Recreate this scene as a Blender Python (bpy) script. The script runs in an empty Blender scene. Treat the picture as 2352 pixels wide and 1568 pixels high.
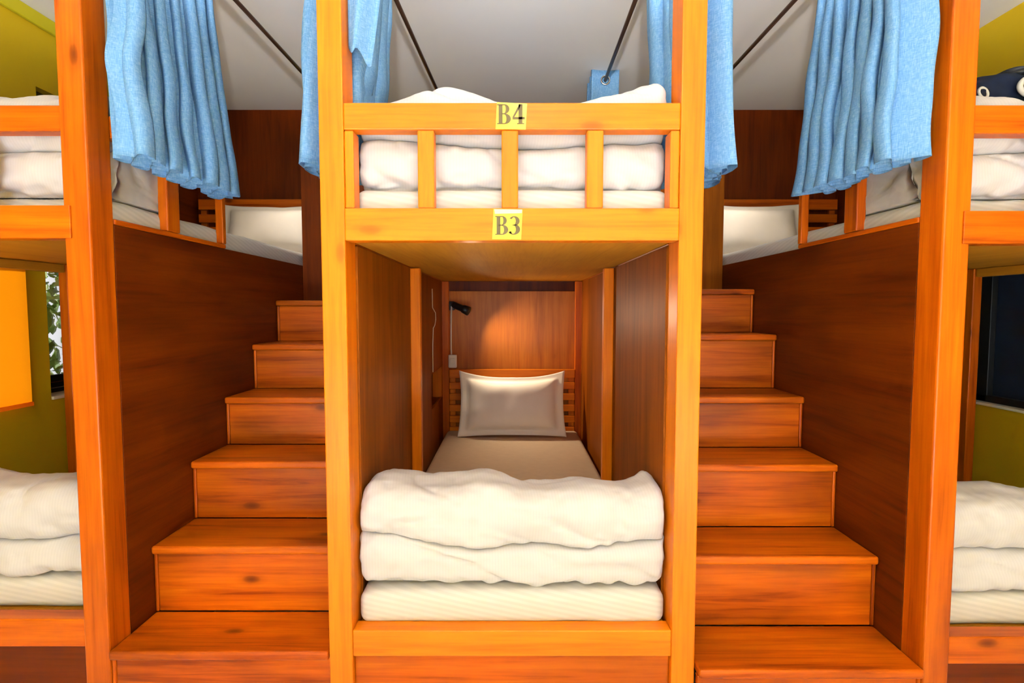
import bpy, bmesh, math, random
from mathutils import Vector, Matrix, noise, Euler

S = bpy.context.scene
COL = S.collection
random.seed(7)
pi = math.pi

# ------------------------------------------------------------------ materials
def srgb(r, g, b):
    f = lambda c: (c / 255 / 12.92) if c / 255 <= .04045 else ((c / 255 + .055) / 1.055) ** 2.4
    return (f(r), f(g), f(b), 1)

def new_mat(name):
    m = bpy.data.materials.new(name); m.use_nodes = True
    nt = m.node_tree
    return m, nt, nt.nodes['Principled BSDF']

def N(nt, kind, **kw):
    n = nt.nodes.new(kind)
    for k, v in kw.items():
        if k in n.inputs: n.inputs[k].default_value = v
        else: setattr(n, k, v)
    return n

def ramp(nt, stops, interp='LINEAR'):
    r = nt.nodes.new('ShaderNodeValToRGB'); r.color_ramp.interpolation = interp
    e = r.color_ramp.elements
    while len(e) < len(stops): e.new(.5)
    for el, (p, c) in zip(e, stops):
        el.position = p; el.color = c if len(c) == 4 else (*c, 1)
    return r

def mixc(nt, fac, a, b, blend='MIX'):
    n = nt.nodes.new('ShaderNodeMix'); n.data_type = 'RGBA'; n.blend_type = blend
    for sock, v in ((n.inputs[0], fac), (n.inputs[6], a), (n.inputs[7], b)):
        if hasattr(v, 'is_linked'): nt.links.new(v, sock)
        else: sock.default_value = v
    return n.outputs[2]

def wood(name, axis, light, mid, dark, rough=.33, knots=1.0, streak=1.0, spec=.5, blotch=.35, coat=0.0, ior=1.45):
    """varnished timber, grain running along axis 0/1/2 of the object"""
    m, nt, b = new_mat(name); L = nt.links.new
    tc = N(nt, 'ShaderNodeTexCoord'); oi = N(nt, 'ShaderNodeObjectInfo')
    off = N(nt, 'ShaderNodeVectorMath', operation='SCALE'); off.inputs[0].default_value = (13.1, 7.7, 9.3)
    L(oi.outputs['Random'], off.inputs['Scale'])
    add = N(nt, 'ShaderNodeVectorMath', operation='ADD'); L(tc.outputs['Object'], add.inputs[0]); L(off.outputs[0], add.inputs[1])
    def mapped(across, along):
        mp = N(nt, 'ShaderNodeMapping'); s = [across] * 3; s[axis] = along
        mp.inputs['Scale'].default_value = s; L(add.outputs[0], mp.inputs['Vector']); return mp.outputs[0]
    n1 = N(nt, 'ShaderNodeTexNoise', Scale=1.0, Detail=5.0, Roughness=.62, Distortion=.55); L(mapped(26, 1.3), n1.inputs['Vector'])
    n2 = N(nt, 'ShaderNodeTexNoise', Scale=1.0, Detail=3.0, Roughness=.5, Distortion=.3); L(mapped(4.5, 1.5), n2.inputs['Vector'])
    n3 = N(nt, 'ShaderNodeTexNoise', Scale=1.0, Detail=2.0, Roughness=.5); L(mapped(120, 5), n3.inputs['Vector'])
    r1 = ramp(nt, [(.28, dark), (.45, mid), (.70, light)]); L(n1.outputs['Fac'], r1.inputs[0])
    base = mixc(nt, max(0, 1 - .85 * streak), r1.outputs[0], mid)
    r2 = ramp(nt, [(.30, (1 - blotch,) * 3), (.60, (1, 1, 1))]); L(n2.outputs['Fac'], r2.inputs[0])
    c = mixc(nt, 1.0, base, r2.outputs[0], 'MULTIPLY')
    r3 = ramp(nt, [(.30, (.80, .74, .70)), (.55, (1, 1, 1))]); L(n3.outputs['Fac'], r3.inputs[0])
    c = mixc(nt, min(1, .8 * streak), c, r3.outputs[0], 'MULTIPLY')
    if knots > 0:
        v = N(nt, 'ShaderNodeTexVoronoi', Scale=1.0, Randomness=1.0); L(mapped(6.2, 2.7), v.inputs['Vector'])
        rk = ramp(nt, [(.03, (1, 1, 1)), (.075, (.65, .65, .65)), (.10, (.25, .25, .25)), (.17, (0, 0, 0))]); L(v.outputs['Distance'], rk.inputs[0])
        mu = N(nt, 'ShaderNodeMath', operation='MULTIPLY'); mu.inputs[1].default_value = .8 * knots; L(rk.outputs[0], mu.inputs[0])
        c = mixc(nt, mu.outputs[0], c, tuple(x * .35 for x in dark[:3]) + (1,))
    L(c, b.inputs['Base Color'])
    b.inputs['Roughness'].default_value = rough
    b.inputs['Specular IOR Level'].default_value = spec
    b.inputs['IOR'].default_value = ior
    b.inputs['Coat Weight'].default_value = coat; b.inputs['Coat Roughness'].default_value = .12
    bp = N(nt, 'ShaderNodeBump', Strength=.12, Distance=.002); L(n1.outputs['Fac'], bp.inputs['Height']); L(bp.outputs[0], b.inputs['Normal'])
    return m

def wood3(name, *a, **k): return [wood(f'{name}_{"xyz"[i]}', i, *a, **k) for i in range(3)]

PINE_LIT = wood3('lit_pine', (0.768, 0.222, 0.004, 1), (0.72, 0.170, 0.0025, 1), (0.528, 0.096, 0.0016, 1), blotch=.20, knots=.8, streak=.7, rough=.36, spec=.22)  # lighter copy of the orange pine, the centre's brighter light put into the colour
ORANGE = wood3('orange_pine', (0.64, 0.14, 0.0016, 1), (0.512, 0.0864, 0.0008, 1), (0.224, 0.024, 0.0008, 1), blotch=.36, knots=1.1, streak=1.0, rough=.36, spec=.22)
STEP = wood3('step_pine', (0.624, 0.132, 0.0016, 1), (0.48, 0.0784, 0.0008, 1), (0.192, 0.0192, 0.0008, 1), blotch=.55, knots=1.1, streak=1.1, rough=.36, spec=.22)
PLY = wood3('red_brown_plywood', (.165, .0265, .0008, 1), (.118, .0168, .0006, 1), (.058, .0065, .0005, 1), blotch=.45, knots=.25, streak=.9, rough=.42, spec=.4, ior=1.22)
PLYIN = wood3('brown_plywood', (0.32, 0.084, 0.0048, 1), (0.232, 0.0544, 0.0024, 1), (0.128, 0.024, 0.0008, 1), blotch=.35, knots=.3, streak=.8, rough=.45, spec=.3, ior=1.18)
PLYBACK = wood3('amber_plywood', (0.592, 0.192, 0.0128, 1), (0.48, 0.132, 0.0072, 1), (0.272, 0.056, 0.0024, 1), blotch=.30, knots=.6, streak=.8, rough=.34, spec=.2)
DECKPLY = wood3('deck_plywood', (0.576, 0.24, 0.0176, 1), (0.496, 0.192, 0.012, 1), (0.36, 0.12, 0.0064, 1), blotch=.2, knots=.1, streak=.5, rough=.6, spec=.15)

def plain(name, col, rough=.6, spec=.4, metal=0, nscale=0, namt=.08, bump=0):
    m, nt, b = new_mat(name)
    col = col if len(col) == 4 else (*col, 1)
    if nscale:
        tc = N(nt, 'ShaderNodeTexCoord'); n = N(nt, 'ShaderNodeTexNoise', Scale=nscale, Detail=4.0)
        nt.links.new(tc.outputs['Object'], n.inputs['Vector'])
        r = ramp(nt, [(.3, tuple(c * (1 - namt) for c in col[:3])), (.7, col)]); nt.links.new(n.outputs['Fac'], r.inputs[0])
        nt.links.new(r.outputs[0], b.inputs['Base Color'])
        if bump:
            bp = N(nt, 'ShaderNodeBump', Strength=bump, Distance=.003); nt.links.new(n.outputs['Fac'], bp.inputs['Height']); nt.links.new(bp.outputs[0], b.inputs['Normal'])
    else: b.inputs['Base Color'].default_value = col
    b.inputs['Roughness'].default_value = rough; b.inputs['Specular IOR Level'].default_value = spec; b.inputs['Metallic'].default_value = metal
    return m

def cotton(name, col, dirv, period, amt=.10):
    """white cotton with woven satin stripes"""
    m, nt, b = new_mat(name); L = nt.links.new
    tc = N(nt, 'ShaderNodeTexCoord')
    dp = N(nt, 'ShaderNodeVectorMath', operation='DOT_PRODUCT'); L(tc.outputs['Object'], dp.inputs[0]); dp.inputs[1].default_value = dirv
    mu = N(nt, 'ShaderNodeMath', operation='MULTIPLY'); L(dp.outputs['Value'], mu.inputs[0]); mu.inputs[1].default_value = 2 * pi / period
    sn = N(nt, 'ShaderNodeMath', operation='SINE'); L(mu.outputs[0], sn.inputs[0])
    mr = N(nt, 'ShaderNodeMapRange'); L(sn.outputs[0], mr.inputs[0]); mr.inputs[1].default_value = -.35; mr.inputs[2].default_value = .35
    c = mixc(nt, mr.outputs[0], tuple(x * (1 - amt) for x in col[:3]) + (1,), (*col[:3], 1))
    n = N(nt, 'ShaderNodeTexNoise', Scale=14.0, Detail=5.0); L(tc.outputs['Object'], n.inputs['Vector'])
    bp = N(nt, 'ShaderNodeBump', Strength=.25, Distance=.006); L(n.outputs['Fac'], bp.inputs['Height']); L(bp.outputs[0], b.inputs['Normal'])
    L(c, b.inputs['Base Color']); b.inputs['Roughness'].default_value = .75; b.inputs['Specular IOR Level'].default_value = .25
    b.inputs['Sheen Weight'].default_value = .15
    return m

def linen(name):
    m, nt, b = new_mat(name); L = nt.links.new
    tc = N(nt, 'ShaderNodeTexCoord'); outs = []
    for sc in ((70, 70, 620), (520, 520, 60)):
        mp = N(nt, 'ShaderNodeMapping'); mp.inputs['Scale'].default_value = sc; L(tc.outputs['Object'], mp.inputs['Vector'])
        n = N(nt, 'ShaderNodeTexNoise', Scale=1.0, Detail=2.0); L(mp.outputs[0], n.inputs['Vector']); outs.append(n.outputs['Fac'])
    ad = N(nt, 'ShaderNodeMath', operation='ADD'); L(outs[0], ad.inputs[0]); L(outs[1], ad.inputs[1])
    hf = N(nt, 'ShaderNodeMath', operation='MULTIPLY'); L(ad.outputs[0], hf.inputs[0]); hf.inputs[1].default_value = .5
    r = ramp(nt, [(.34, (.10, .27, .53)), (.5, (.16, .345, .60)), (.66, (.28, .46, .68))]); L(hf.outputs[0], r.inputs[0])
    L(r.outputs[0], b.inputs['Base Color']); b.inputs['Roughness'].default_value = .85; b.inputs['Specular IOR Level'].default_value = .15
    bp = N(nt, 'ShaderNodeBump', Strength=.2, Distance=.001); L(hf.outputs[0], bp.inputs['Height']); L(bp.outputs[0], b.inputs['Normal'])
    tr = N(nt, 'ShaderNodeBsdfTranslucent'); L(r.outputs[0], tr.inputs['Color'])
    mx = N(nt, 'ShaderNodeMixShader'); mx.inputs[0].default_value = .10
    L(b.outputs[0], mx.inputs[1]); L(tr.outputs[0], mx.inputs[2]); L(mx.outputs[0], nt.nodes['Material Output'].inputs['Surface'])
    return m

M_DUVET = cotton('striped_white_cotton', (.635, .612, .622), (1, .15, 0), .009, .035)
M_MATT = cotton('striped_cream_cotton', (0.6724, 0.6396, 0.5904), (.22, .3, 1), .017, .09)
M_PILLOW = plain('plain_white_cotton', (.86, .79, .70), .8, .2, nscale=10, namt=.05, bump=.15)
M_SHEET = plain('taupe_sheet', (.54, .41, .28), .85, .15, nscale=30, namt=.06, bump=.1)
M_CURTAIN = linen('blue_linen')
M_CEIL = plain('white_plaster', (.92, .91, .90), .9, .2, nscale=3, namt=.03)
M_WALL = plain('mustard_paint', (0.56, 0.365, 0.003), .65, .3, nscale=3, namt=.05)
M_COVE = plain('lime_mustard_paint', (0.4756, 0.3936, 0.00656), .65, .3)
M_FLOOR = plain('pale_floor_tile', (.82, .84, .88), .5, .3, nscale=3, namt=.06)
M_ROD = plain('brown_rod_metal', (.055, .025, .014), .35, .5, .3)
M_STICK = plain('yellow_film', (0.6888, 0.4264, 0.0123), .3, .5)
M_INK = plain('dark_olive_ink', (.085, .055, .008), .5)
M_STICKEDGE = plain('worn_white_film', (.86, .75, .45), .5)
M_BLACK = plain('black_plastic', (.006, .006, .006), .45, .3)
M_WHITEP = plain('white_plastic', (.80, .76, .68), .4, .5)
M_STEEL = plain('steel_ring', (.72, .72, .70), .25, .5, 1)
M_NAVY = plain('navy_blind', (.004, .012, .028), .55, .4, nscale=9, namt=.5)
M_NAVYBAG = plain('navy_nylon', (.004, .008, .022), .75, .15, nscale=40, namt=.4, bump=.3)
M_BAGTRIM = plain('pale_bag_trim', (.62, .60, .55), .5, .4)
M_LINING = plain('dark_lining', (.05, .03, .02), .8, .2)
M_OLIVE = plain('dark_olive_board', (.085, .075, .008), .6, .3)
M_SILL = plain('white_sill', (.82, .80, .70), .6, .3)
M_LEAF = plain('leaf_green', (.20, .34, .05), .5, .4, nscale=6, namt=.6)
M_LEAF2 = plain('leaf_pale', (.55, .66, .28), .5, .4)
M_STEM = plain('bark', (.09, .06, .03), .9)
m, nt, b = new_mat('amber_blind_fabric')
b.inputs['Base Color'].default_value = (.95, .36, .002, 1); b.inputs['Roughness'].default_value = .8
tr = N(nt, 'ShaderNodeBsdfTranslucent'); tr.inputs['Color'].default_value = (1, .33, .002, 1)
mx = N(nt, 'ShaderNodeMixShader'); mx.inputs[0].default_value = .55
nt.links.new(b.outputs[0], mx.inputs[1]); nt.links.new(tr.outputs[0], mx.inputs[2]); nt.links.new(mx.outputs[0], nt.nodes['Material Output'].inputs['Surface'])
M_AMBER = m
m, nt, b = new_mat('window_glass')
g = N(nt, 'ShaderNodeBsdfGlossy'); g.inputs['Roughness'].default_value = .02
t = N(nt, 'ShaderNodeBsdfTransparent'); fr = N(nt, 'ShaderNodeFresnel'); fr.inputs['IOR'].default_value = 1.3
mx = N(nt, 'ShaderNodeMixShader'); nt.links.new(fr.outputs[0], mx.inputs[0]); nt.links.new(t.outputs[0], mx.inputs[1]); nt.links.new(g.outputs[0], mx.inputs[2])
nt.links.new(mx.outputs[0], nt.nodes['Material Output'].inputs['Surface'])
M_GLASS = m

# ------------------------------------------------------------------ builders
def root(name, loc, label, cat, group=None):
    o = bpy.data.objects.new(name, None); COL.objects.link(o); o.location = loc
    o.empty_display_size = .1
    o['label'] = label; o['category'] = cat
    if group: o['group'] = group
    return o

def tag(o, label, cat, group=None):
    o['label'] = label; o['category'] = cat
    if group: o['group'] = group
    return o

def link(name, bm, mat, parent=None, origin=None, smooth=False, label=None):
    """vertices are written in world metres; origin (or the parent thing's base) becomes the object's own zero"""
    me = bpy.data.meshes.new(name)
    base = Vector(origin) if origin is not None else Vector((0, 0, 0))
    if parent is not None:
        p = parent; base = Vector((0, 0, 0))
        while p is not None: base += p.location; p = p.parent
    bmesh.ops.translate(bm, verts=bm.verts, vec=-base)
    bmesh.ops.recalc_face_normals(bm, faces=bm.faces)
    bm.to_mesh(me); bm.free()
    for mt in (mat if isinstance(mat, (list, tuple)) else [mat]): me.materials.append(mt)
    if smooth:
        for p in me.polygons: p.use_smooth = True
    o = bpy.data.objects.new(name, me); COL.objects.link(o)
    if parent is not None: o.parent = parent
    else: o.location = base
    if label: o['label'] = label
    return o

def struct(name, bm, mat, parent=None):
    o = link(name, bm, mat, parent)
    if parent is None: o['kind'] = 'structure'
    return o

def box(bm, x0, x1, y0, y1, z0, z1, bev=.003, seg=2):
    if x0 > x1: x0, x1 = x1, x0
    r = bmesh.ops.create_cube(bm, size=1)
    vs = r['verts']
    for v in vs:
        v.co = Vector((x0 + (v.co.x + .5) * (x1 - x0), y0 + (v.co.y + .5) * (y1 - y0), z0 + (v.co.z + .5) * (z1 - z0)))
    if bev:
        es = list({e for v in vs for e in v.link_edges})
        bmesh.ops.bevel(bm, geom=es, offset=min(bev, .3 * min(x1 - x0, y1 - y0, z1 - z0)), segments=seg, profile=.5, affect='EDGES')
    return bm

def B(*a, **k): return box(bmesh.new(), *a, **k)

def board(name, parent, mats, x0, x1, y0, y1, z0, z1, bev=.004, label=None):
    d = (abs(x1 - x0), y1 - y0, z1 - z0); ax = d.index(max(d))
    return link(name, B(x0, x1, y0, y1, z0, z1, bev=bev), mats[ax], parent, label=label)

def tube(bm, pts, r, seg=12, caps=True):
    pts = [Vector(p) for p in pts]; rings = []
    rs = r if isinstance(r, (list, tuple)) else [r] * len(pts)
    up = Vector((0, 0, 1)); prev = None
    for i, p in enumerate(pts):
        d = (pts[min(i + 1, len(pts) - 1)] - pts[max(i - 1, 0)]).normalized()
        a = prev if prev is not None else (up if abs(d.z) < .9 else Vector((1, 0, 0)))
        a = (a - d * a.dot(d)).normalized(); prev = a; c = d.cross(a)
        rings.append([bm.verts.new(p + (a * math.cos(t) + c * math.sin(t)) * rs[i]) for t in [2 * pi * k / seg for k in range(seg)]])
    for i in range(len(rings) - 1):
        for k in range(seg):
            bm.faces.new((rings[i][k], rings[i][(k + 1) % seg], rings[i + 1][(k + 1) % seg], rings[i + 1][k]))
    if caps: bm.faces.new(rings[0][::-1]); bm.faces.new(rings[-1])
    return bm

def torus(bm, c, axis, R, r, seg=28, s2=10):
    q = Vector(axis).to_track_quat('Z', 'Y'); rows = []
    for i in range(seg):
        a = 2 * pi * i / seg
        rows.append([bm.verts.new(Vector(c) + q @ Vector(((R + r * math.cos(t)) * math.cos(a), (R + r * math.cos(t)) * math.sin(a), r * math.sin(t)))) for t in [2 * pi * k / s2 for k in range(s2)]])
    for i in range(seg):
        for k in range(s2):
            bm.faces.new((rows[i][k], rows[(i + 1) % seg][k], rows[(i + 1) % seg][(k + 1) % s2], rows[i][(k + 1) % s2]))
    return bm

# ------------------------------------------------------------------ the room
ZC = 2.548; FL = -.02; XL = -2.155; XR = 2.235; YB = 3.70; YF = -5.2
struct('floor', B(XL - .3, XR + .3, YF, YB + .15, FL - .1, FL, bev=0), M_FLOOR)
struct('ceiling', B(XL - .3, XR + .3, YF, YB + .15, ZC, ZC + .1, bev=0), M_CEIL)
struct('wall_back', B(XL - .15, XR + .15, YB, YB + .12, FL, ZC, bev=0), M_WALL)
def side_wall(name, xa, xb, holes):
    bm = bmesh.new(); y = YF
    for (h0, h1, z0, z1) in holes:
        box(bm, xa, xb, y, h0, FL, ZC, bev=0)
        box(bm, xa, xb, h0, h1, FL, z0, bev=0); box(bm, xa, xb, h0, h1, z1, ZC, bev=0); y = h1
    box(bm, xa, xb, y, YB, FL, ZC, bev=0)
    return struct(name, bm, M_WALL)
side_wall('wall_left', XL - .15, XL, [(1.45, 2.305, .803, 1.56), (2.45, 3.35, .785, 2.215)])
side_wall('wall_right', XR, XR + .15, [(1.45, 2.62, .755, 2.10)])
struct('trim_1', B(XL, XL + .02, YF, YB, ZC - .062, ZC, bev=.006), M_COVE)
# garden window on the left wall
w = struct('window_1', B(XL - .13, XL - .10, 2.45, 3.35, .80, .885, bev=.003), M_BLACK)
f = bmesh.new()
for z in (.822, .85): box(f, XL - .099, XL - .094, 2.45, 3.35, z, z + .004, bev=0)
link('frame_groove', f, M_STEEL, w)
link('window_sill', B(XL - .15, XL + .01, 2.452, 3.348, .785, .80), M_SILL, w)
link('upper_panel', B(XL - .07, XL - .04, 2.452, 3.35, 1.47, 2.213), M_OLIVE, w)
link('frame_stile', B(XL - .13, XL - .10, 2.86, 2.90, .885, 1.47), M_BLACK, w)
link('glass_pane', B(XL - .118, XL - .112, 2.452, 3.35, .885, 1.47, bev=0), M_GLASS, w)
# window behind the amber blind
w = struct('window_2', B(XL - .13, XL - .10, 1.45, 2.305, .804, .815, bev=.003), M_BLACK)
link('glass_pane', B(XL - .118, XL - .112, 1.45, 2.305, .815, 1.56, bev=0), M_GLASS, w)
# navy window on the right wall
w = struct('window_3', B(XR + .06, XR + .09, 1.452, 2.618, .765, 2.098, bev=.003), M_NAVY)
link('window_sill', B(XR - .012, XR + .10, 1.452, 2.618, .755, .767), M_SILL, w)
link('window_frame', box(B(XR + .03, XR + .06, 2.50, 2.618, .768, 2.098), XR + .03, XR + .06, 1.452, 2.575, .768, .80), M_BLACK, w)
# flat amber blind
bl = root('window_blind', (XL + .03, 1.9, 1.62), 'flat amber blind on the mustard wall beside the narrow garden window', 'blind')
bm = bmesh.new(); g_ = [[bm.verts.new((XL + .031 + .002 * math.sin(a * 1.3), 1.40 + .918 * a / 24, .79 + .82 * b_ / 12)) for b_ in range(13)] for a in range(25)]
for a in range(24):
    for b_ in range(12): bm.faces.new((g_[a][b_], g_[a + 1][b_], g_[a + 1][b_ + 1], g_[a][b_ + 1]))
link('blind_fabric', bm, M_AMBER, bl, smooth=True)
link('bottom_bar', B(XL + .022, XL + .04, 1.40, 2.318, .782, .80), M_AMBER, bl)
link('head_rail', B(XL + .022, XL + .040, 1.40, 2.318, 1.60, 1.622), M_AMBER, bl)

# shrub outside the window
sh = root('garden_shrub', (-2.85, 2.75, FL), 'leafy green shrub outside the narrow window behind the left lower bunk', 'shrub')
bm = bmesh.new(); bm2 = bmesh.new(); rnd = random.Random(3)
for i in range(1500):
    p = Vector((-2.78 + rnd.gauss(0, .17), 2.75 + rnd.uniform(-.7, .8), 1.18 + rnd.gauss(0, .36)))
    if p.x > -2.42: continue
    tgt = bm if rnd.random() < .62 else bm2
    R = Euler((rnd.uniform(0, 6.3), rnd.uniform(0, 6.3), rnd.uniform(0, 6.3))).to_matrix(); s = rnd.uniform(.025, .055)
    pr = [(-1, 0, 0), (-.3, .42, .1), (.5, .35, .1), (1, 0, -.1), (.5, -.35, .1), (-.3, -.42, .1)]
    tgt.faces.new([tgt.verts.new(p + R @ (Vector(q) * s)) for q in pr])
link('foliage', bm, M_LEAF, sh); link('foliage', bm2, M_LEAF2, sh, label='pale leaves')
bm = bmesh.new()
for k in range(7):
    a = k * .9; tube(bm, [(-2.85 + .03 * math.cos(a), 2.75 + .03 * math.sin(a), FL), (-2.82 + .06 * math.cos(a), 2.75 + .2 * math.sin(a), .6), (-2.80 + .1 * math.cos(a), 2.75 + .5 * math.sin(a), 1.6)], [.018, .012, .005], 8)
link('stem', bm, M_STEM, sh, smooth=True)
struct('ground_outside', B(-6, XL - .3, -1, 6, FL - .12, FL - .02, bev=0), plain('garden_soil', (.12, .16, .05), .95))

# ------------------------------------------------------------------ bunks
YS = 3.62      # inner face of the bunks' head ends
def headboard(par, x0, x1, y, z0, z1, mats, n, gap, th):
    h = link('headboard', B(x0, x1, y, y + .03, z1 - th * 1.25, z1), mats[0], par)
    z = z1 - th * 1.25 - gap
    for k in range(n):
        link('slat', B(x0, x1, y, y + .025, z - th, z), mats[0], h); z -= th + gap
    for xx in (x0, x1 - .04): link('upright', B(xx, xx + .04, y + .026, y + .05, z0, z1 - .01), mats[2], h)
    return h

# ---- centre bunk
YC = 1.52
bk = root('bunk_bed', (0, YC, FL), 'pine bunk bed between the two staircases, yellow stickers on its rails', 'bunk bed', 'pine bunk beds in a row')
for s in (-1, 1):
    board('post', bk, PINE_LIT, s * .476, s * .546, YC, YC + .10, FL, ZC - .001)
    board('post', bk, PINE_LIT, s * .476, s * .546, YS - .06, YS, FL, ZC - .001)
board('top_rail', bk, PINE_LIT, -.476, .476, YC + .002, YC + .05, 1.711, 1.786)
board('lower_rail', bk, PINE_LIT, -.476, .476, YC - .004, YC + .05, 1.400, 1.492)
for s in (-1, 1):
    board('rail_block', bk, PINE_LIT, s * .449, s * .4755, YC + .004, YC + .06, 1.493, 1.710)
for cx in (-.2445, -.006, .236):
    board('baluster', bk, PINE_LIT, cx - .0235, cx + .0235, YC + .003, YC + .045, 1.4925, 1.7105)
board('bottom_rail', bk, PINE_LIT, -.476, .476, YC + .002, YC + .055, .168, .249)
board('kick_panel', bk, ORANGE, -.476, .476, YC + .02, YC + .04, FL, .167)
board('upper_deck', bk, DECKPLY, -.470, .470, YC + .051, YS - .002, 1.403, 1.421, bev=.001)
board('lower_deck', bk, DECKPLY, -.470, .470, YC + .056, YS - .002, .220, .238, bev=.001)
for s in (-1, 1):
    board('side_rail', bk, ORANGE, s * .476, s * .544, YC + .101, YS - .062, 1.400, 1.490)
# side panels: the rear left one carries an open niche
link('side_panel', B(-.4705, -.486, YC + .101, 2.452, .17, 1.398, bev=.001), PLYIN[2], bk)
link('side_panel', B(.4705, .486, YC + .101, 2.452, .17, 1.398, bev=.001), PLYIN[2], bk)
link('side_panel', B(.4705, .486, 2.496, YS - .061, .17, 1.398, bev=.001), PLYIN[2], bk)
bm = bmesh.new()
for a in ((2.496, 3.07, .17, 1.398), (3.07, YS - .061, .17, .62), (3.07, YS - .061, .83, 1.398)): box(bm, -.4705, -.486, *a, bev=.001)
sp = link('side_panel', bm, PLYIN[2], bk)
bm = box(B(-.545, -.538, 3.06, YS - .062, .60, .85, bev=0), -.538, -.4865, 3.06, YS - .062, .60, .618, bev=0)
box(bm, -.538, -.4865, 3.06, YS - .062, .832, .85, bev=0)
box(bm, -.538, -.4865, 3.056, 3.068, .60, .85, bev=0)
link('niche', bm, PLY[1], sp)
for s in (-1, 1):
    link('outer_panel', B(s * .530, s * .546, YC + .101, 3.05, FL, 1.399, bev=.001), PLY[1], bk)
    board('stud', bk, PINE_LIT, s * .426, s * .472, 2.452, 2.495, .17, 1.398)
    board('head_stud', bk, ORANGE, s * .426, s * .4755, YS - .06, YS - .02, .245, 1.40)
link('back_panel', B(-.4755, .4755, YS - .018, YS - .002, .245, 1.335, bev=.001), PLYBACK[2], bk)
link('upper_back_panel', B(-.4755, .4755, YS + .002, YS + .018, 1.32, ZC - .002, bev=.001), PLY[2], bk)  # dark board runs down behind the deck gap, standing in for its shade
headboard(bk, -.424, .424, YS - .075, .30, .806, PINE_LIT, 5, .030, .046)

# ---- bunk number stickers
def ring_part(bm, cx, cz, rx, rz, ix, iz, dx, a0, a1, y, n=22):
    o_, i_ = [], []
    for k in range(n + 1):
        a = math.radians(a0 + (a1 - a0) * k / n)
        o_.append((cx + rx * math.cos(a), cz + rz * math.sin(a))); i_.append((cx + dx + ix * math.cos(a), cz + iz * math.sin(a)))
    for k in range(n): poly(bm, [o_[k], o_[k + 1], i_[k + 1], i_[k]], y)
def poly(bm, pts, y, d=.0006):
    f_ = [bm.verts.new((p[0], y - d, p[1])) for p in pts]; b_ = [bm.verts.new((p[0], y, p[1])) for p in pts]
    bm.faces.new(f_); bm.faces.new(b_[::-1]); n = len(pts)
    for i in range(n): bm.faces.new((f_[i], b_[i], b_[(i + 1) % n], f_[(i + 1) % n]))
def glyph(ch, ox, oz, h, y):
    """bold roman capitals and figures, unit height, drawn from straight and curved strokes"""
    bm = bmesh.new()
    T = lambda pts: [(ox + p[0] * h, oz + p[1] * h) for p in pts]
    R_ = lambda x0, x1, z0, z1: poly(bm, T([(x0, z0), (x1, z0), (x1, z1), (x0, z1)]), y)
    A = lambda cx, cz, rx, rz, ix, iz, dx, a0, a1: ring_part(bm, ox + cx * h, oz + cz * h, rx * h, rz * h, ix * h, iz * h, dx * h, a0, a1, y)
    if ch == 'B':
        R_(.08, .28, .03, .97); R_(0, .40, 0, .045); R_(0, .40, .955, 1); R_(.2, .40, .495, .545)
        A(.38, .76, .25, .24, .065, .20, 0, -90, 90); A(.38, .265, .33, .265, .10, .22, 0, -90, 90)
    elif ch == '4':
        R_(.31, .51, .04, 1.0); R_(.23, .60, 0, .045); R_(0, .63, .24, .355)
        poly(bm, T([(0, .355), (.09, .355), (.36, .80), (.42, 1.0), (.34, 1.0)]), y)
    else:
        A(.24, .74, .29, .26, .11, .205, -.03, -75, 150); A(.22, .285, .34, .285, .145, .235, -.04, -150, 80)
        A(.03, .12, .065, .065, .001, .001, 0, 0, 360); R_(.15, .33, .50, .545)
    return bm
def sticker(name, x0, x1, z0, z1, y, digit, label, lx, lz, lh):
    r = root(name, ((x0 + x1) / 2, y, z0), label, 'sticker', 'yellow bunk number stickers')
    bm = bmesh.new(); poly(bm, [(x0, z0), (x1 - .004, z0 - .001), (x1, z1 - .004), (x0 + .004, z1)], y, .0008)
    link('film', bm, M_STICK, r)
    if digit == '3':
        bm = bmesh.new(); poly(bm, [(x0 + .008, z1 - .014), (x1 - .002, z1 - .012), (x1 - .001, z1 - .002), (x0 + .006, z1 - .001)], y - .001, .0004); link('torn_edge', bm, M_STICKEDGE, r)
    link('letter', glyph('B', lx, lz, lh, y - .0011), M_INK, r)
    link('digit', glyph(digit, lx + lh * .80, lz, lh, y - .0011), M_INK, r)
px = lambda u: (u - 1176) / 1212 * 1.52
sticker('bed_number_sticker', px(1139), px(1210), 1.712, 1.7865, YC + .0015, '4', 'yellow sticker reading B4 on the upper guard rail', px(1142.5), 1.726, .0545)
sticker('bed_number_sticker', px(1131), px(1200), 1.404, 1.489, YC - .0045, '3', 'yellow sticker reading B3 on the rail above the lower bunk', px(1138), 1.4165, .052)

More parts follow.
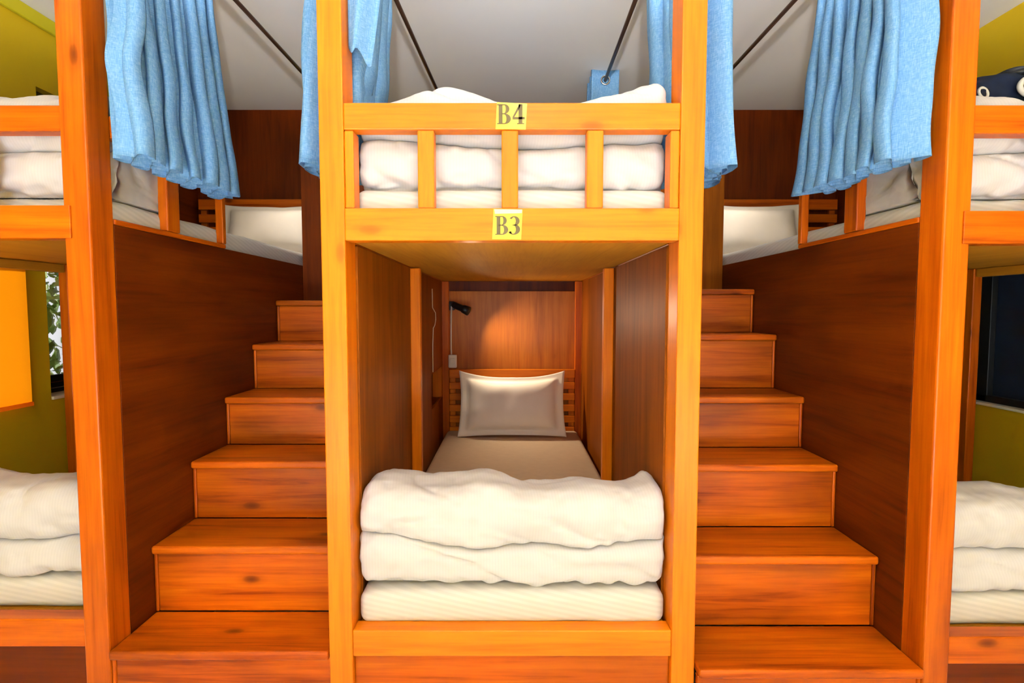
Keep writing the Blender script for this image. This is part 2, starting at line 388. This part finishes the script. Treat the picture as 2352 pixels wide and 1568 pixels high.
# ---- side bunks
def side_bunk(s, yf, xi, xw, zr, label):
    """s -1 left / +1 right; xi: face towards the stairs, xw: room wall, zr: rail heights"""
    r = root('bunk_bed', (s * (xi + .4), yf, FL), label, 'bunk bed', 'pine bunk beds in a row')
    X = lambda a: s * a
    pw = .075
    t0, t1, l0, l1, b0, b1 = zr
    board('post', r, ORANGE, X(xi), X(xi + pw), yf, yf + .092, FL, ZC - .001, bev=.005)
    board('post', r, ORANGE, X(xw - .09), X(xw - .012), yf, yf + .092, FL, ZC - .001, bev=.005)
    board('top_rail', r, ORANGE, X(xi + pw), X(xw - .09), yf + .012, yf + .06, t0, t1)
    board('lower_rail', r, ORANGE, X(xi + .052), X(xw - .09), yf - .006, yf + .05 if 0 else yf - .0005, l0, l1)
    board('rail_backing', r, ORANGE, X(xi + pw), X(xw - .09), yf, yf + .05, l0, l1)
    board('bottom_rail', r, ORANGE, X(xi + pw), X(xw - .09), yf + .004, yf + .06, b0, b1)
    board('kick_panel', r, PLY, X(xi + pw), X(xw - .09), yf + .02, yf + .04, FL, b0)
    for a in (xi + .31, xi + .58): board('baluster', r, ORANGE, X(a), X(a + .046), yf + .014, yf + .055, l1, t0)
    zd = l0 + .012
    board('upper_deck', r, DECKPLY, X(xi + .014), X(xw - .012), yf + .093, YS - .002, zd, zd + .018, bev=.001)
    board('lower_deck', r, DECKPLY, X(xi + .014), X(xw - .012), yf + .093, YS - .002, b1 - .035, b1 - .018, bev=.001)
    # panel beside the stairs with its pale cap
    link('stair_side_panel', B(X(xi + .001), X(xi + .020), yf + .093, YS - .06, FL, 1.462, bev=.002), PLY[1], r)
    board('guard_base_rail', r, ORANGE, X(xi - .002), X(xi + .030), yf + .094, 2.25, 1.4625, 1.480)
    board('guard_top_rail', r, ORANGE, X(xi - .008), X(xi + .030), yf + .094, 2.25, 1.72, 1.786)
    board('guard_baluster', r, ORANGE, X(xi - .006), X(xi + .028), 1.867, 1.937, 1.4805, 1.7195)
    board('guard_baluster', r, ORANGE, X(xi - .006), X(xi + .026), 2.222, 2.247, 1.4805, 1.7195)
    # wall side: stud and rear panel of the lower berth
    board('stud', r, ORANGE, X(xw - .055), X(xw - .012), 2.505, 2.55, b0, zd)
    link('wall_side_panel', B(X(xw - .03), X(xw - .014), 2.551, YS - .06, b1 - .016, zd - .002, bev=.001), PLY[2], r)
    link('wall_side_panel', B(X(xw - .03), X(xw - .014), 2.56, YS - .001, zd + .02, 2.06, bev=.001), PLY[1], r)
    board('ledger', r, DECKPLY, X(xw - .05), X(xw - .012), yf + .095, 2.50, zd - .04, zd - .001)
    board('post', r, PLY, X(xi), X(xi + pw), YS - .058, YS, 1.463, ZC - .001)
    link('back_panel', B(X(xi - .002), X(xw - .012), YS + .001, YS + .016, FL, ZC - .002, bev=.001), PLY[2], r)
    h0, h1 = sorted((X(xi + .10), X(xw - .06)))
    headboard(r, h0, h1, YS - .05, 1.47, 1.985 - .04, ORANGE, 5, .03, .055)
    return r
XPL, XPR = 1.21, 1.21
side_bunk(-1, 1.53, XPL, -XL, (1.714, 1.787, 1.408, 1.501, .190, .276), 'orange pine bunk bed by the mustard wall with the amber blind')
side_bunk(1, 1.495, XPR, XR, (1.696, 1.774, 1.388, 1.479, .160, .243), 'orange pine bunk bed by the mustard wall with the dark navy window')

# ---- staircases and the tall panels behind them
def stairs(s, noses, xo, label):
    r = root('staircase', (s * .87, noses[0][0], FL), label, 'staircase', 'wooden staircases between the bunks')
    zprev = FL
    for i, (y, z) in enumerate(noses):
        yn = noses[i + 1][0] + .018 if i + 1 < len(noses) else 3.045
        bm = B(s * .549, s * xo, y, yn, z - .028, z, bev=.008, seg=3)
        link('tread', bm, STEP[0], r)
        link('riser', B(s * .549, s * (xo - .012), y + .018, y + .036, zprev + .0005, z - .0285, bev=.002), STEP[0], r)
        link('edge_bead', B(s * (xo - .0115), s * (xo - .001), y + .014, y + .036, zprev + .0005, z - .0285, bev=.003), STEP[2], r)
        zprev = z
    return r
NL = [(1.521, .182), (1.722, .413), (1.953, .635), (2.198, .838), (2.446, 1.046), (2.703, 1.254)]
NR = [(1.485, .150), (1.692, .392), (1.922, .632), (2.160, .846), (2.403, 1.093), (2.637, 1.309)]
stairs(-1, NL, 1.2095, 'wooden staircase of six steps on the left side of the bunk numbered B3')
stairs(1, NR, 1.2095, 'wooden staircase of six steps on the right side of the bunk numbered B3')
for s, lab, y in ((-1, 'tall red brown plywood panel at the head of the left staircase', 3.07), (1, 'tall brown plywood panel at the head of the right staircase', 3.05)):
    e = link('end_panel', B(s * .549, s * 1.2095, y, y + .02, FL, 2.20, bev=.001), PLYIN[2] if s > 0 else PLY[2], origin=(s * .87, y, FL)); tag(e, lab, 'panel', 'plywood panels at the stair heads')

# ------------------------------------------------------------------ bedding
def mattress(x0, x1, y0, y1, z0, z1, label, sheet=False):
    r = root('mattress', ((x0 + x1) / 2, (y0 + y1) / 2, z0), label, 'mattress', 'mattresses on the berths')
    bm = bmesh.new(); box(bm, x0, x1, y0, y1, z0, z1, bev=.03, seg=5)
    bmesh.ops.subdivide_edges(bm, edges=[e for e in bm.edges if e.calc_length() > .3], cuts=24, use_grid_fill=True)
    for v in bm.verts: v.co += Vector((0, 0, .004)) * noise.noise(v.co * 9) + Vector((0, -.004, 0)) * noise.noise(v.co * 7 + Vector((3, 1, 0)))
    link('cover', bm, M_MATT, r, smooth=True)
    if sheet:
        bm = bmesh.new(); box(bm, x0 + .026, x1 - .026, y0 + .37, y1 + .004, z1 - .06, z1 + .053, bev=.03, seg=5)
        for v in bm.verts: v.co.z += .003 * noise.noise(v.co * 6)
        link('sheet', bm, M_SHEET, r, smooth=True, label='taupe grey bed sheet')
    return r

def duvet(x0, x1, y0, y1, z0, h1, h2, label, seed=0, top=None, crease=None, group=None, nx=230):
    """a quilt folded in two thick layers, the folded edge towards the aisle"""
    r = root('folded_duvet', ((x0 + x1) / 2, (y0 + y1) / 2, z0), label, 'duvet', 'white duvets folded on the berths')
    bm = bmesh.new(); so = Vector((seed * 3.7, seed * 1.3, seed * 2.1))
    rows = []; W = x1 - x0
    for i in range(nx + 1):
        u = i / nx; x = x0 + W * u
        cz = h1 + (crease(u) if crease else .015 * math.sin(u * 5 + seed))
        tz = h1 + h2 + (top(u) if top else .012 * math.sin(u * 7 + seed * 2))
        bul = .006 * noise.noise(Vector((u * 5, seed, 0)))
        pts = []
        for k in range(7): pts.append((y1 - .03 + (y0 + .05 - y1 + .03) * k / 6, 0, 0))
        for k in range(25):                                     # lower bulge
            a = -pi / 2 + pi * k / 24; c, s_ = math.cos(a), math.sin(a)
            pts.append((y0 + .052 - (.050 + bul) * abs(c) ** .6, cz / 2 + cz / 2 * math.copysign(abs(s_) ** .8, s_), 1 - c))
        for k in range(1, 33):                                  # upper bulge
            a = -pi / 2 + pi * k / 32; c, s_ = math.cos(a), math.sin(a); hh = tz - cz
            pts.append((y0 + .058 - (.060 - bul) * abs(c) ** .55 + (.03 if s_ > 0 else 0) * s_ ** 2, cz + hh / 2 + hh / 2 * math.copysign(abs(s_) ** .85, s_), (1 - c) if s_ < 0 else 0))
        for k in range(1, 13):
            t = k / 12; pts.append((y0 + .088 + (y1 - y0 - .16) * t, tz + .012 * math.sin(pi * t) - .05 * t ** 2.2, 0))
        for k in range(1, 8):
            a = pi / 2 * k / 8; pts.append((y1 - .072 + .072 * math.sin(a), (tz - .05) * (1 - .9 * (1 - math.cos(a))), 0))
        e = min(u, 1 - u) * W; sc = 1 - .13 * max(0, 1 - e / .03) ** 2
        cy, cz_ = (y0 + y1) / 2, (h1 + h2) / 2
        row = []
        for (yy, zz, cr) in pts:
            p = Vector((x, cy + (yy - cy) * (1 - (1 - sc) * .35), z0 + (cz_ + (zz - cz_) * sc if zz > 0 else zz)))
            n = noise.fractal(Vector((p.x * 4, p.y * 6, p.z * 7)) + so, .9, 2.1, 4) * .020
            wv = .5 + noise.noise(Vector((p.x * 5, p.z * 4, seed + 5)))
            wr = math.sin(p.x * 64 + 9 * noise.noise(Vector((p.x * 4, p.z * 10, seed)))) * .011 * max(0, cr - .10) * max(0, wv)
            q1 = noise.noise(Vector((p.x * 3.2 + p.z * 6 + seed, p.z * 4 - p.x * 1.5, p.y * 3 + seed)))
            q2 = noise.noise(Vector((p.x * 5.5 - p.z * 7 + seed, p.z * 5, p.y * 4 + seed * 2)))
            fold = -.022 * max(0, 1 - abs(q1) * 3.2) ** 3 * max(0, .4 + noise.noise(Vector((p.x * 3, p.z * 3, seed + 9)))) - .018 * max(0, 1 - abs(q2) * 4) ** 3 * max(0, cr)
            d = Vector((0, yy - cy, zz - cz_)).normalized() if zz > 0 else Vector((0, 0, 0))
            p += d * (n + wr + fold)
            row.append(bm.verts.new(p))
        rows.append(row)
    m_ = len(rows[0])
    for i in range(nx):
        for k in range(m_): bm.faces.new((rows[i][k], rows[i][(k + 1) % m_], rows[i + 1][(k + 1) % m_], rows[i + 1][k]))
    for row, sx in ((rows[0], -1), (rows[-1], 1)):              # puffed, crumpled ends
        c0 = sum((v.co for v in row), Vector()) / m_; prev = row; g0 = [v.co.copy() for v in row]
        for k_, f_ in enumerate((.96, .90, .80, .68, .55, .42, .28, .14)):
            ring_ = []
            for q_ in g0:
                p = c0 + (q_ - c0) * f_
                cr_ = noise.noise(Vector((p.y * 9 + seed, p.z * 11, seed * 3))); bulge = .012 * (1 - f_) ** .5
                p.x = q_.x * f_ + c0.x * (1 - f_) + sx * (bulge - .020 * max(0, 1 - abs(cr_) * 3) ** 2 * (1 - f_) ** .3 + .010 * noise.noise(Vector((p.y * 22, p.z * 22, seed))) * min(1, (1 - f_) * 4))
                ring_.append(bm.verts.new(p))
            for k in range(m_): bm.faces.new((prev[k], prev[(k + 1) % m_], ring_[(k + 1) % m_], ring_[k]))
            prev = ring_
        bm.faces.new(prev)
    link('quilt', bm, M_DUVET, r, smooth=True)
    return r

def pillow(c, w, h, t, lean, label, yaw=0, seed=0, dip=.11):
    r = root('pillow', c, label, 'pillow', 'white pillows at the headboards'); bm = bmesh.new(); n = 44
    R = Euler((lean, 0, yaw)).to_matrix()
    def P(u, v, side):
        x = u * w / 2 * (1 - .05 * (1 - v * v)); z = v * h / 2 * (1 - dip * (1 - abs(u) ** 2.6) * (1 if v > 0 else .25))
        u, v = u, v
        k = (max(0, 1 - abs(u / .86) ** 4) * max(0, 1 - abs(v / .82) ** 4)) ** .6
        y = -side * (t / 2 * k + .004)
        y += .006 * noise.noise(Vector((x * 8, z * 8, seed))) * (1 if k > 0 else 1.6)
        return Vector(c) + R @ Vector((x, y, z + h / 2))
    g = {}
    for sd in (1, -1):
        for i in range(n + 1):
            for j in range(n + 1): g[sd, i, j] = bm.verts.new(P(-1 + 2 * i / n, -1 + 2 * j / n, sd))
        for i in range(n):
            for j in range(n): bm.faces.new((g[sd, i, j], g[sd, i + 1, j], g[sd, i + 1, j + 1], g[sd, i, j + 1]))
    for i in range(n):
        for a, b_ in (((i, 0), (i + 1, 0)), ((i, n), (i + 1, n)), ((0, i), (0, i + 1)), ((n, i), (n, i + 1))):
            bm.faces.new((g[1, *a], g[1, *b_], g[-1, *b_], g[-1, *a]))
    link('pillowcase', bm, M_PILLOW, r, smooth=True)
    return r

# centre bunk
mattress(-.469, .469, 1.563, 3.535, .240, .342, 'cream striped mattress with grey sheet on the lower berth B3', sheet=True)
duvet(-.463, .463, 1.572, 1.90, .349, .135, .170, 'thick white duvet folded in two at the foot of the lower berth B3', 1,
      crease=lambda u: .035 - .055 * min(1, u / .38) + .012 * max(0, u - .6) / .4 if u < .38 else -.020 + .030 * max(0, (u - .72) / .28),
      top=lambda u: .008 * math.sin(u * 19) + .010 * math.sin(u * 6 + .5) + (.018 if u > .9 else 0) * (u - .9) * 10)
pillow((0.0, 3.32, .400), .695, .43, .15, -.30, 'white flanged pillow propped against the slatted headboard of the lower berth B3', seed=1, dip=.22)
mattress(-.466, .466, 1.580, 3.56, 1.4245, 1.560, 'white mattress behind the balusters of the upper berth B4')
duvet(-.452, .456, 1.585, 2.05, 1.562, .14, .125, 'white duvet heaped behind the guard rail of the upper berth B4', 2,
      top=lambda u: .062 * math.exp(-((u - .28) / .17) ** 2) + .072 * max(0, (u - .66) / .34) ** 1.1 - .01)
# left bunk
mattress(-2.135, -1.240, 1.615, 3.545, .259, .358, 'striped mattress of the lower berth below the amber blind')
duvet(-2.13, -1.245, 1.61, 1.96, .364, .118, .160, 'white duvet folded in two on the lower berth below the amber blind', 3,
      top=lambda u: .02 * (1 - u) + .01 * math.sin(u * 9), crease=lambda u: -.01 + .05 * max(0, u - .7))
mattress(-2.135, -1.232, 1.63, 3.545, 1.4405, 1.545, 'white mattress on the upper berth beside the left staircase')
duvet(-2.13, -1.240, 1.60, 1.98, 1.548, .12, .200, 'crumpled white duvet on the upper berth beside the left staircase', 4, top=lambda u: .01 * math.sin(u * 8))
pillow((-1.56, 3.40, 1.548), .66, .36, .14, -.28, 'white pillow standing at the head of the upper berth by the left stairs', seed=4)
# right bunk
mattress(1.240, 2.215, 1.575, 3.545, .226, .326, 'cream striped mattress of the lower berth below the navy window')
duvet(1.245, 2.21, 1.565, 1.92, .332, .125, .165, 'white duvet folded in two on the lower berth below the navy window', 5,
      top=lambda u: .01 * math.sin(u * 9), crease=lambda u: .01 - .03 * u)
mattress(1.232, 2.215, 1.595, 3.545, 1.4205, 1.535, 'white mattress on the upper berth beside the right staircase')
duvet(1.240, 2.21, 1.57, 1.98, 1.538, .12, .180, 'white duvet under the navy bag on the upper berth beside the right staircase', 6, top=lambda u: .01 * math.sin(u * 8))
pillow((1.55, 3.37, 1.538), .66, .37, .14, -.28, 'white pillow standing at the head of the upper berth by the right stairs', seed=6)

# ------------------------------------------------------------------ curtains and rods
RODS = [((-1.165, 1.40), (-1.125, 3.60), 'dark curtain rod above the left staircase, beside the left bunk'),
        ((-.515, 1.56), (-.421, 3.55), 'dark curtain rod along the left edge of the upper berth B4'),
        ((.505, 1.56), (.528, 3.55), 'dark curtain rod along the right edge of the upper berth B4'),
        ((1.180, 1.40), (1.170, 3.60), 'dark curtain rod above the right staircase, beside the right bunk')]
for (a, b_, lab) in RODS:
    r = root('curtain_rod', (*a, 2.49), lab, 'curtain rod', 'dark rods under the ceiling')
    link('pole', tube(bmesh.new(), [(*a, 2.49), (*b_, 2.49)], .0095), M_ROD, r, smooth=True)
    for t in (.03, .95):
        q = Vector((*a, 2.49)).lerp(Vector((*b_, 2.49)), t)
        link('bracket', box(B(q.x - .005, q.x + .005, q.y - .01, q.y + .01, q.z + .008, ZC - .004, bev=.001), q.x - .015, q.x + .015, q.y - .02, q.y + .02, ZC - .006, ZC - .001, bev=.001), M_ROD, r)

def curtain(label, yt, yb, xc, xb, amp, n, zt, zb, seed, zbf=None, kink=None, nv=46, grom=0, flare=1.0):
    """eyelet curtain hanging from a rod that runs along Y; folds swing to both sides of the rod"""
    r = root('curtain', (xc, (yt[0] + yt[1]) / 2, zt), label, 'curtain', 'blue linen curtains on the rods')
    bm = bmesh.new(); nu = n * 18; rows = []; rnd = random.Random(seed)
    ph = [rnd.uniform(-.5, .5) for _ in range(n + 2)]; am = [rnd.uniform(.7, 1.25) for _ in range(n + 2)]
    for j in range(nv + 1):
        t = j / nv; row = []
        for i in range(nu + 1):
            s = i / nu; q = s * n; k = int(min(q, n - 1e-6)); fr = q - k
            A = amp * ((1 - fr) * am[k] + fr * am[k + 1]) * (1 + (flare - 1) * t)
            P_ = (1 - fr) * ph[k] + fr * ph[k + 1]
            a = 2 * pi * q + P_ * t * 2.2
            w = math.sin(a); w = math.copysign(abs(w) ** .75, w)
            z1 = zb if zbf is None else zb + zbf(s)
            z = zt + (z1 - zt) * t
            y = (yt[0] + (yt[1] - yt[0]) * s) * (1 - t ** 1.3) + (yb[0] + (yb[1] - yb[0]) * s) * t ** 1.3
            y += .72 * amp * math.sin(2 * a) * (.45 + .55 * t) + .010 * noise.noise(Vector((s * 6, t * 4, seed)))
            x = xc + (xb - xc) * t + A * w + .014 * noise.noise(Vector((s * 9, t * 5, seed + 4))) * (.3 + t)
            if kink: x, y, z = kink(x, y, z, s, t)
            row.append(bm.verts.new((x, y, z)))
        rows.append(row)
    for j in range(nv):
        for i in range(nu): bm.faces.new((rows[j][i], rows[j][i + 1], rows[j + 1][i + 1], rows[j + 1][i]))
    o = link('cloth', bm, M_CURTAIN, r, smooth=True)
    sm = o.modifiers.new('thickness', 'SOLIDIFY'); sm.thickness = .0022; sm.offset = 0
    return r
def keep_out(lim, s_):
    def f(x, y, z, s, t):
        if s_ * x < lim: x = s_ * (lim + .15 * (s_ * x - lim) * 0)
        return x, y, z
    return f
def left_kink(x, y, z, s, t):
    if s < .16:                                   # front folds swell forward past the post
        x += .02 * math.sin(pi * t) * (1 - s / .16); y -= .035 * math.exp(-((t - .70) / .12) ** 2) * (1 - s / .16)
    return max(x, -1.200), y, z
curtain('long blue linen curtain beside the orange post left of the left staircase', (1.535, 2.01), (1.535, 2.125), -1.142, -1.115, .056, 7, 2.52, 1.645, 11, kink=left_kink, flare=1.15)
curtain('long blue linen curtain beside the orange post right of the right staircase', (1.52, 1.92), (1.52, 2.01), 1.142, 1.115, .056, 7, 2.52, 1.632, 23,
        kink=lambda x, y, z, s, t: (min(x, 1.200), y, z), flare=1.15)
def cl_kink(sd):
    def f(x, y, z, s, t):
        m_ = sd * x
        if z < 1.97:
            k = min(1, (1.97 - z) / .07); m_ = m_ if m_ > .462 else m_ + (.462 - m_) * k
        if y < 1.635 and m_ < .56: y = 1.635
        return sd * m_, y, z
    return f
c1 = curtain('blue linen curtain with a folded-over flap, gathered at the left post of berth B4', (1.66, 2.02), (1.66, 1.98), -.520, -.560, .100, 6, 2.52, 1.655, 31, kink=cl_kink(-1))
curtain('blue linen curtain gathered at the right post of berth B4', (1.66, 1.90), (1.66, 1.90), .565, .60, .100, 5, 2.52, 1.640, 47, kink=cl_kink(1))
# the flap of the gathered curtain that hangs turned over towards the berth
bm = bmesh.new(); rows = []
for j in range(25):
    t = j / 24; row = []
    for i in range(13):
        s = i / 12
        x = -.470 + .120 * s - .062 * s * t ** 1.5; z = 2.50 - (.545 + .035 * s + .012 * math.sin(s * 9)) * t
        y = 1.560 + .012 * math.sin(s * 7 + t * 2) * (.3 + t) + .03 * s - .012 * t
        row.append(bm.verts.new((x, y, z)))
    rows.append(row)
for j in range(24):
    for i in range(12): bm.faces.new((rows[j][i], rows[j][i + 1], rows[j + 1][i + 1], rows[j + 1][i]))
o = link('turned_flap', bm, M_CURTAIN, c1, smooth=True); sm = o.modifiers.new('thickness', 'SOLIDIFY'); sm.thickness = .003
# the narrow end with its eyelet far back on the right rod
r = root('curtain', (.525, 3.05, 2.55), 'short end of a blue curtain with a steel eyelet at the back of berth B4', 'curtain', 'blue linen curtains on the rods')
bm = bmesh.new(); rows = []
for j in range(31):
    t = j / 30; row = []
    for i in range(61):
        s = i / 60
        if s < .3: x = .600 - (.155 / .3) * s; y = 3.03 + .012 * math.sin(s / .3 * pi)
        else:
            q = (s - .3) / .7; x = .52 - .075 * math.cos(q * 5 * pi) ; y = 3.04 + .22 * q
        row.append(bm.verts.new((x - .02 * t + .006 * noise.noise(Vector((s * 9, t * 3, 1))), y + .01 * noise.noise(Vector((s * 7, t * 4, 5))), 2.545 - .985 * t + (.012 * s if j == 0 else 0))))
    rows.append(row)
for j in range(30):
    for i in range(60): bm.faces.new((rows[j][i], rows[j][i + 1], rows[j + 1][i + 1], rows[j + 1][i]))
o = link('cloth', bm, M_CURTAIN, r, smooth=True); sm = o.modifiers.new('thickness', 'SOLIDIFY'); sm.thickness = .0022
link('eyelet', torus(bmesh.new(), (.523, 3.034, 2.49), (0, 1, 0), .023, .0055), M_STEEL, r, smooth=True)

# ------------------------------------------------------------------ reading lamp, bag
yl = YS - .085
lp = root('reading_lamp', (-.405, yl, .82), 'black reading spotlight with white cord and switch box in the lower berth B3', 'lamp')
link('lamp_head', tube(bmesh.new(), [(-.400, yl - .02, 1.243), (-.385, yl - .025, 1.240), (-.330, yl - .045, 1.218), (-.322, yl - .048, 1.215), (-.285, yl - .06, 1.199)], [.012, .022, .022, .027, .031], 24), M_BLACK, lp, smooth=True)
link('bracket', box(B(-.414, -.398, yl - .03, yl + .062, 1.232, 1.248, bev=.003), -.424, -.390, yl + .028, yl + .066, 1.205, 1.265, bev=.003), M_BLACK, lp)
link('cord', tube(bmesh.new(), [(-.406, yl + .02, 1.232), (-.409, yl + .01, 1.10), (-.409, yl + .005, .95), (-.407, yl, .905)], .0055), M_WHITEP, lp, smooth=True)
sb = link('switch_box', B(-.426, -.370, yl - .02, yl + .012, .820, .908, bev=.006), M_WHITEP, lp)
link('rocker', B(-.413, -.383, yl - .026, yl - .019, .845, .885, bev=.003), M_SILL, sb)
cb = link('charging_cable', tube(bmesh.new(), [(-.467, 3.10, 1.33), (-.466, 3.10, 1.22), (-.462, 3.13, 1.205), (-.462, 3.19, 1.19), (-.462, 3.20, 1.15), (-.462, 3.16, 1.115), (-.464, 3.11, 1.10), (-.467, 3.10, 1.0), (-.467, 3.10, .84)], .0025, 8), M_WHITEP, origin=(-.467, 3.1, .84), smooth=True)
tag(cb, 'thin pale cable hanging in a loop inside the lower berth B3', 'cable')

bg = root('travel_bag', (1.62, 1.80, 1.84), 'navy and black bag with pale oval opening lying on the right upper berth', 'bag')
def blob(bm, c, rad, seed, amp=.12, e=.7, n=28):
    R_ = []
    for j in range(n + 1):
        ph = -pi / 2 + pi * j / n; row = []
        for i in range(n * 2):
            th = 2 * pi * i / (n * 2)
            d = Vector((math.copysign(abs(math.cos(ph)) ** e, 1) * math.copysign(abs(math.cos(th)) ** e, math.cos(th)), math.copysign(abs(math.cos(ph)) ** e, 1) * math.copysign(abs(math.sin(th)) ** e, math.sin(th)), math.copysign(abs(math.sin(ph)) ** e, math.sin(ph))))
            k = 1 + amp * noise.noise(d * 2.2 + Vector((seed, 0, 0)))
            row.append(bm.verts.new(Vector(c) + Vector((d.x * rad[0], d.y * rad[1], d.z * rad[2])) * k))
        R_.append(row)
    for j in range(n):
        for i in range(n * 2): bm.faces.new((R_[j][i], R_[j][(i + 1) % (n * 2)], R_[j + 1][(i + 1) % (n * 2)], R_[j + 1][i]))
    bmesh.ops.remove_doubles(bm, verts=bm.verts, dist=1e-5)
    return bm
link('body', blob(bmesh.new(), (1.64, 1.82, 1.91), (.165, .11, .062), 1), M_NAVYBAG, bg, smooth=True)
link('flap', blob(bmesh.new(), (1.72, 1.80, 1.965), (.14, .09, .022), 4), M_BLACK, bg, smooth=True)
def oval(bm, c, rx, rz, rr, a0=0, a1=2 * pi, n=30):
    return tube(bm, [(c[0] + rx * math.cos(a0 + (a1 - a0) * k / n), c[1], c[2] + rz * math.sin(a0 + (a1 - a0) * k / n)) for k in range(n + 1)], rr, 10)
link('opening_rim', oval(bmesh.new(), (1.640, 1.695, 1.902), .050, .030, .008, .3 * pi, 1.75 * pi), M_BAGTRIM, bg, smooth=True)
link('opening', blob(bmesh.new(), (1.640, 1.706, 1.902), (.044, .012, .024), 2, .02, 1), M_LINING, bg, smooth=True)
sm_ = root('small_pouch', (1.49, 1.74, 1.84), 'small black pouch with grey ring beside the navy bag, next to the right post', 'pouch')
link('body', blob(bmesh.new(), (1.455, 1.76, 1.883), (.06, .07, .035), 7), M_NAVYBAG, sm_, smooth=True)
link('ring', torus(bmesh.new(), (1.472, 1.690, 1.88), (0.2, -1, .2), .017, .004), M_BAGTRIM, sm_, smooth=True)

# ------------------------------------------------------------------ light
wd = bpy.data.worlds.new('daylight'); S.world = wd; wd.use_nodes = True
wd.node_tree.nodes['Background'].inputs[0].default_value = (.97, .98, 1, 1)
wd.node_tree.nodes['Background'].inputs[1].default_value = 1.0
def area(name, loc, tgt, sx, sy, power, col=(1, .95, .88)):
    l = bpy.data.lights.new(name, 'AREA'); l.shape = 'RECTANGLE'; l.size = sx; l.size_y = sy; l.energy = power; l.color = col
    o = bpy.data.objects.new(name, l); COL.objects.link(o); o.location = loc
    o.rotation_euler = (Vector(tgt) - Vector(loc)).to_track_quat('-Z', 'Y').to_euler()
    return o
def point(name, loc, power, size, col):
    l = bpy.data.lights.new(name, 'POINT'); l.energy = power; l.shadow_soft_size = size; l.color = col
    o = bpy.data.objects.new(name, l); COL.objects.link(o); o.location = loc
area('window_daylight', (0, -4.3, 1.7), (0, 3, 1.3), 3.8, 1.6, 32, (.90, .96, 1))
point('ceiling_lamp', (0.1, .62, 2.22), 10, .12, (1, .98, .96))
dl = area('floor_bounce_fill', (0, -2.5, 2.50), (0, -2.5, 0), 4.0, 2.2, 860, (.84, .92, 1)); dl.data.spread = math.radians(55)  # added unseen light, bounced off the floor to brighten the ceiling
sl = bpy.data.lights.new('sun', 'SUN'); sl.energy = 4; sl.angle = .01; sl.color = (1, .96, .88)
so_ = bpy.data.objects.new('sun', sl); COL.objects.link(so_); so_.rotation_euler = Vector((.75, .55, -.50)).to_track_quat('-Z', 'Y').to_euler()
l = bpy.data.lights.new('reading_light', 'SPOT'); l.specular_factor = .02; l.energy = 34; l.color = (1, .82, .58); l.spot_size = math.radians(145); l.spot_blend = 1; l.shadow_soft_size = .02
o = bpy.data.objects.new('reading_light', l); COL.objects.link(o); o.location = (-.279, YS - .146, 1.196)
o.rotation_euler = Vector((.80, -.42, -.50)).to_track_quat('-Z', 'Y').to_euler()

l = bpy.data.lights.new('added_ceiling_fill', 'SPOT'); l.energy = 300; l.color = (1, .98, .96); l.spot_size = math.radians(115); l.spot_blend = .5; l.shadow_soft_size = .05  # added unseen spot that brightens the ceiling over the berths
o = bpy.data.objects.new('added_ceiling_fill', l); COL.objects.link(o); o.location = (0, -.30, 1.93)
o.rotation_euler = (math.radians(90 + 17), 0, 0); o.scale = (1, .14, 1)
for s_ in (-1, 1):                                              # added spots without lamp bodies, brightening the pillows of the upper side berths
    l = bpy.data.lights.new('added_pillow_fill', 'SPOT'); l.energy = 9; l.color = (1, .88, .72); l.spot_size = math.radians(130); l.spot_blend = 1; l.shadow_soft_size = .03; l.specular_factor = .1
    o = bpy.data.objects.new('added_pillow_fill', l); COL.objects.link(o); o.location = (s_ * 1.30, 3.20, 2.12)
    o.rotation_euler = (Vector((s_ * 1.50, 3.12, 1.5)) - o.location).to_track_quat('-Z', 'Y').to_euler()

# ------------------------------------------------------------------ camera
cam = bpy.data.cameras.new('camera'); co = bpy.data.objects.new('camera', cam); COL.objects.link(co)
cam.sensor_width = 36; cam.lens = 36 * 1212 / 2352; cam.clip_start = .05
co.location = (0, 0, 1.2); co.rotation_euler = (math.radians(90 - 3.3), 0, 0)
S.camera = co
S.view_settings.view_transform = 'Standard'; S.view_settings.look = 'None'
S.view_settings.gamma = 1; S.view_settings.use_curve_mapping = False
S.view_settings.exposure = 0.22
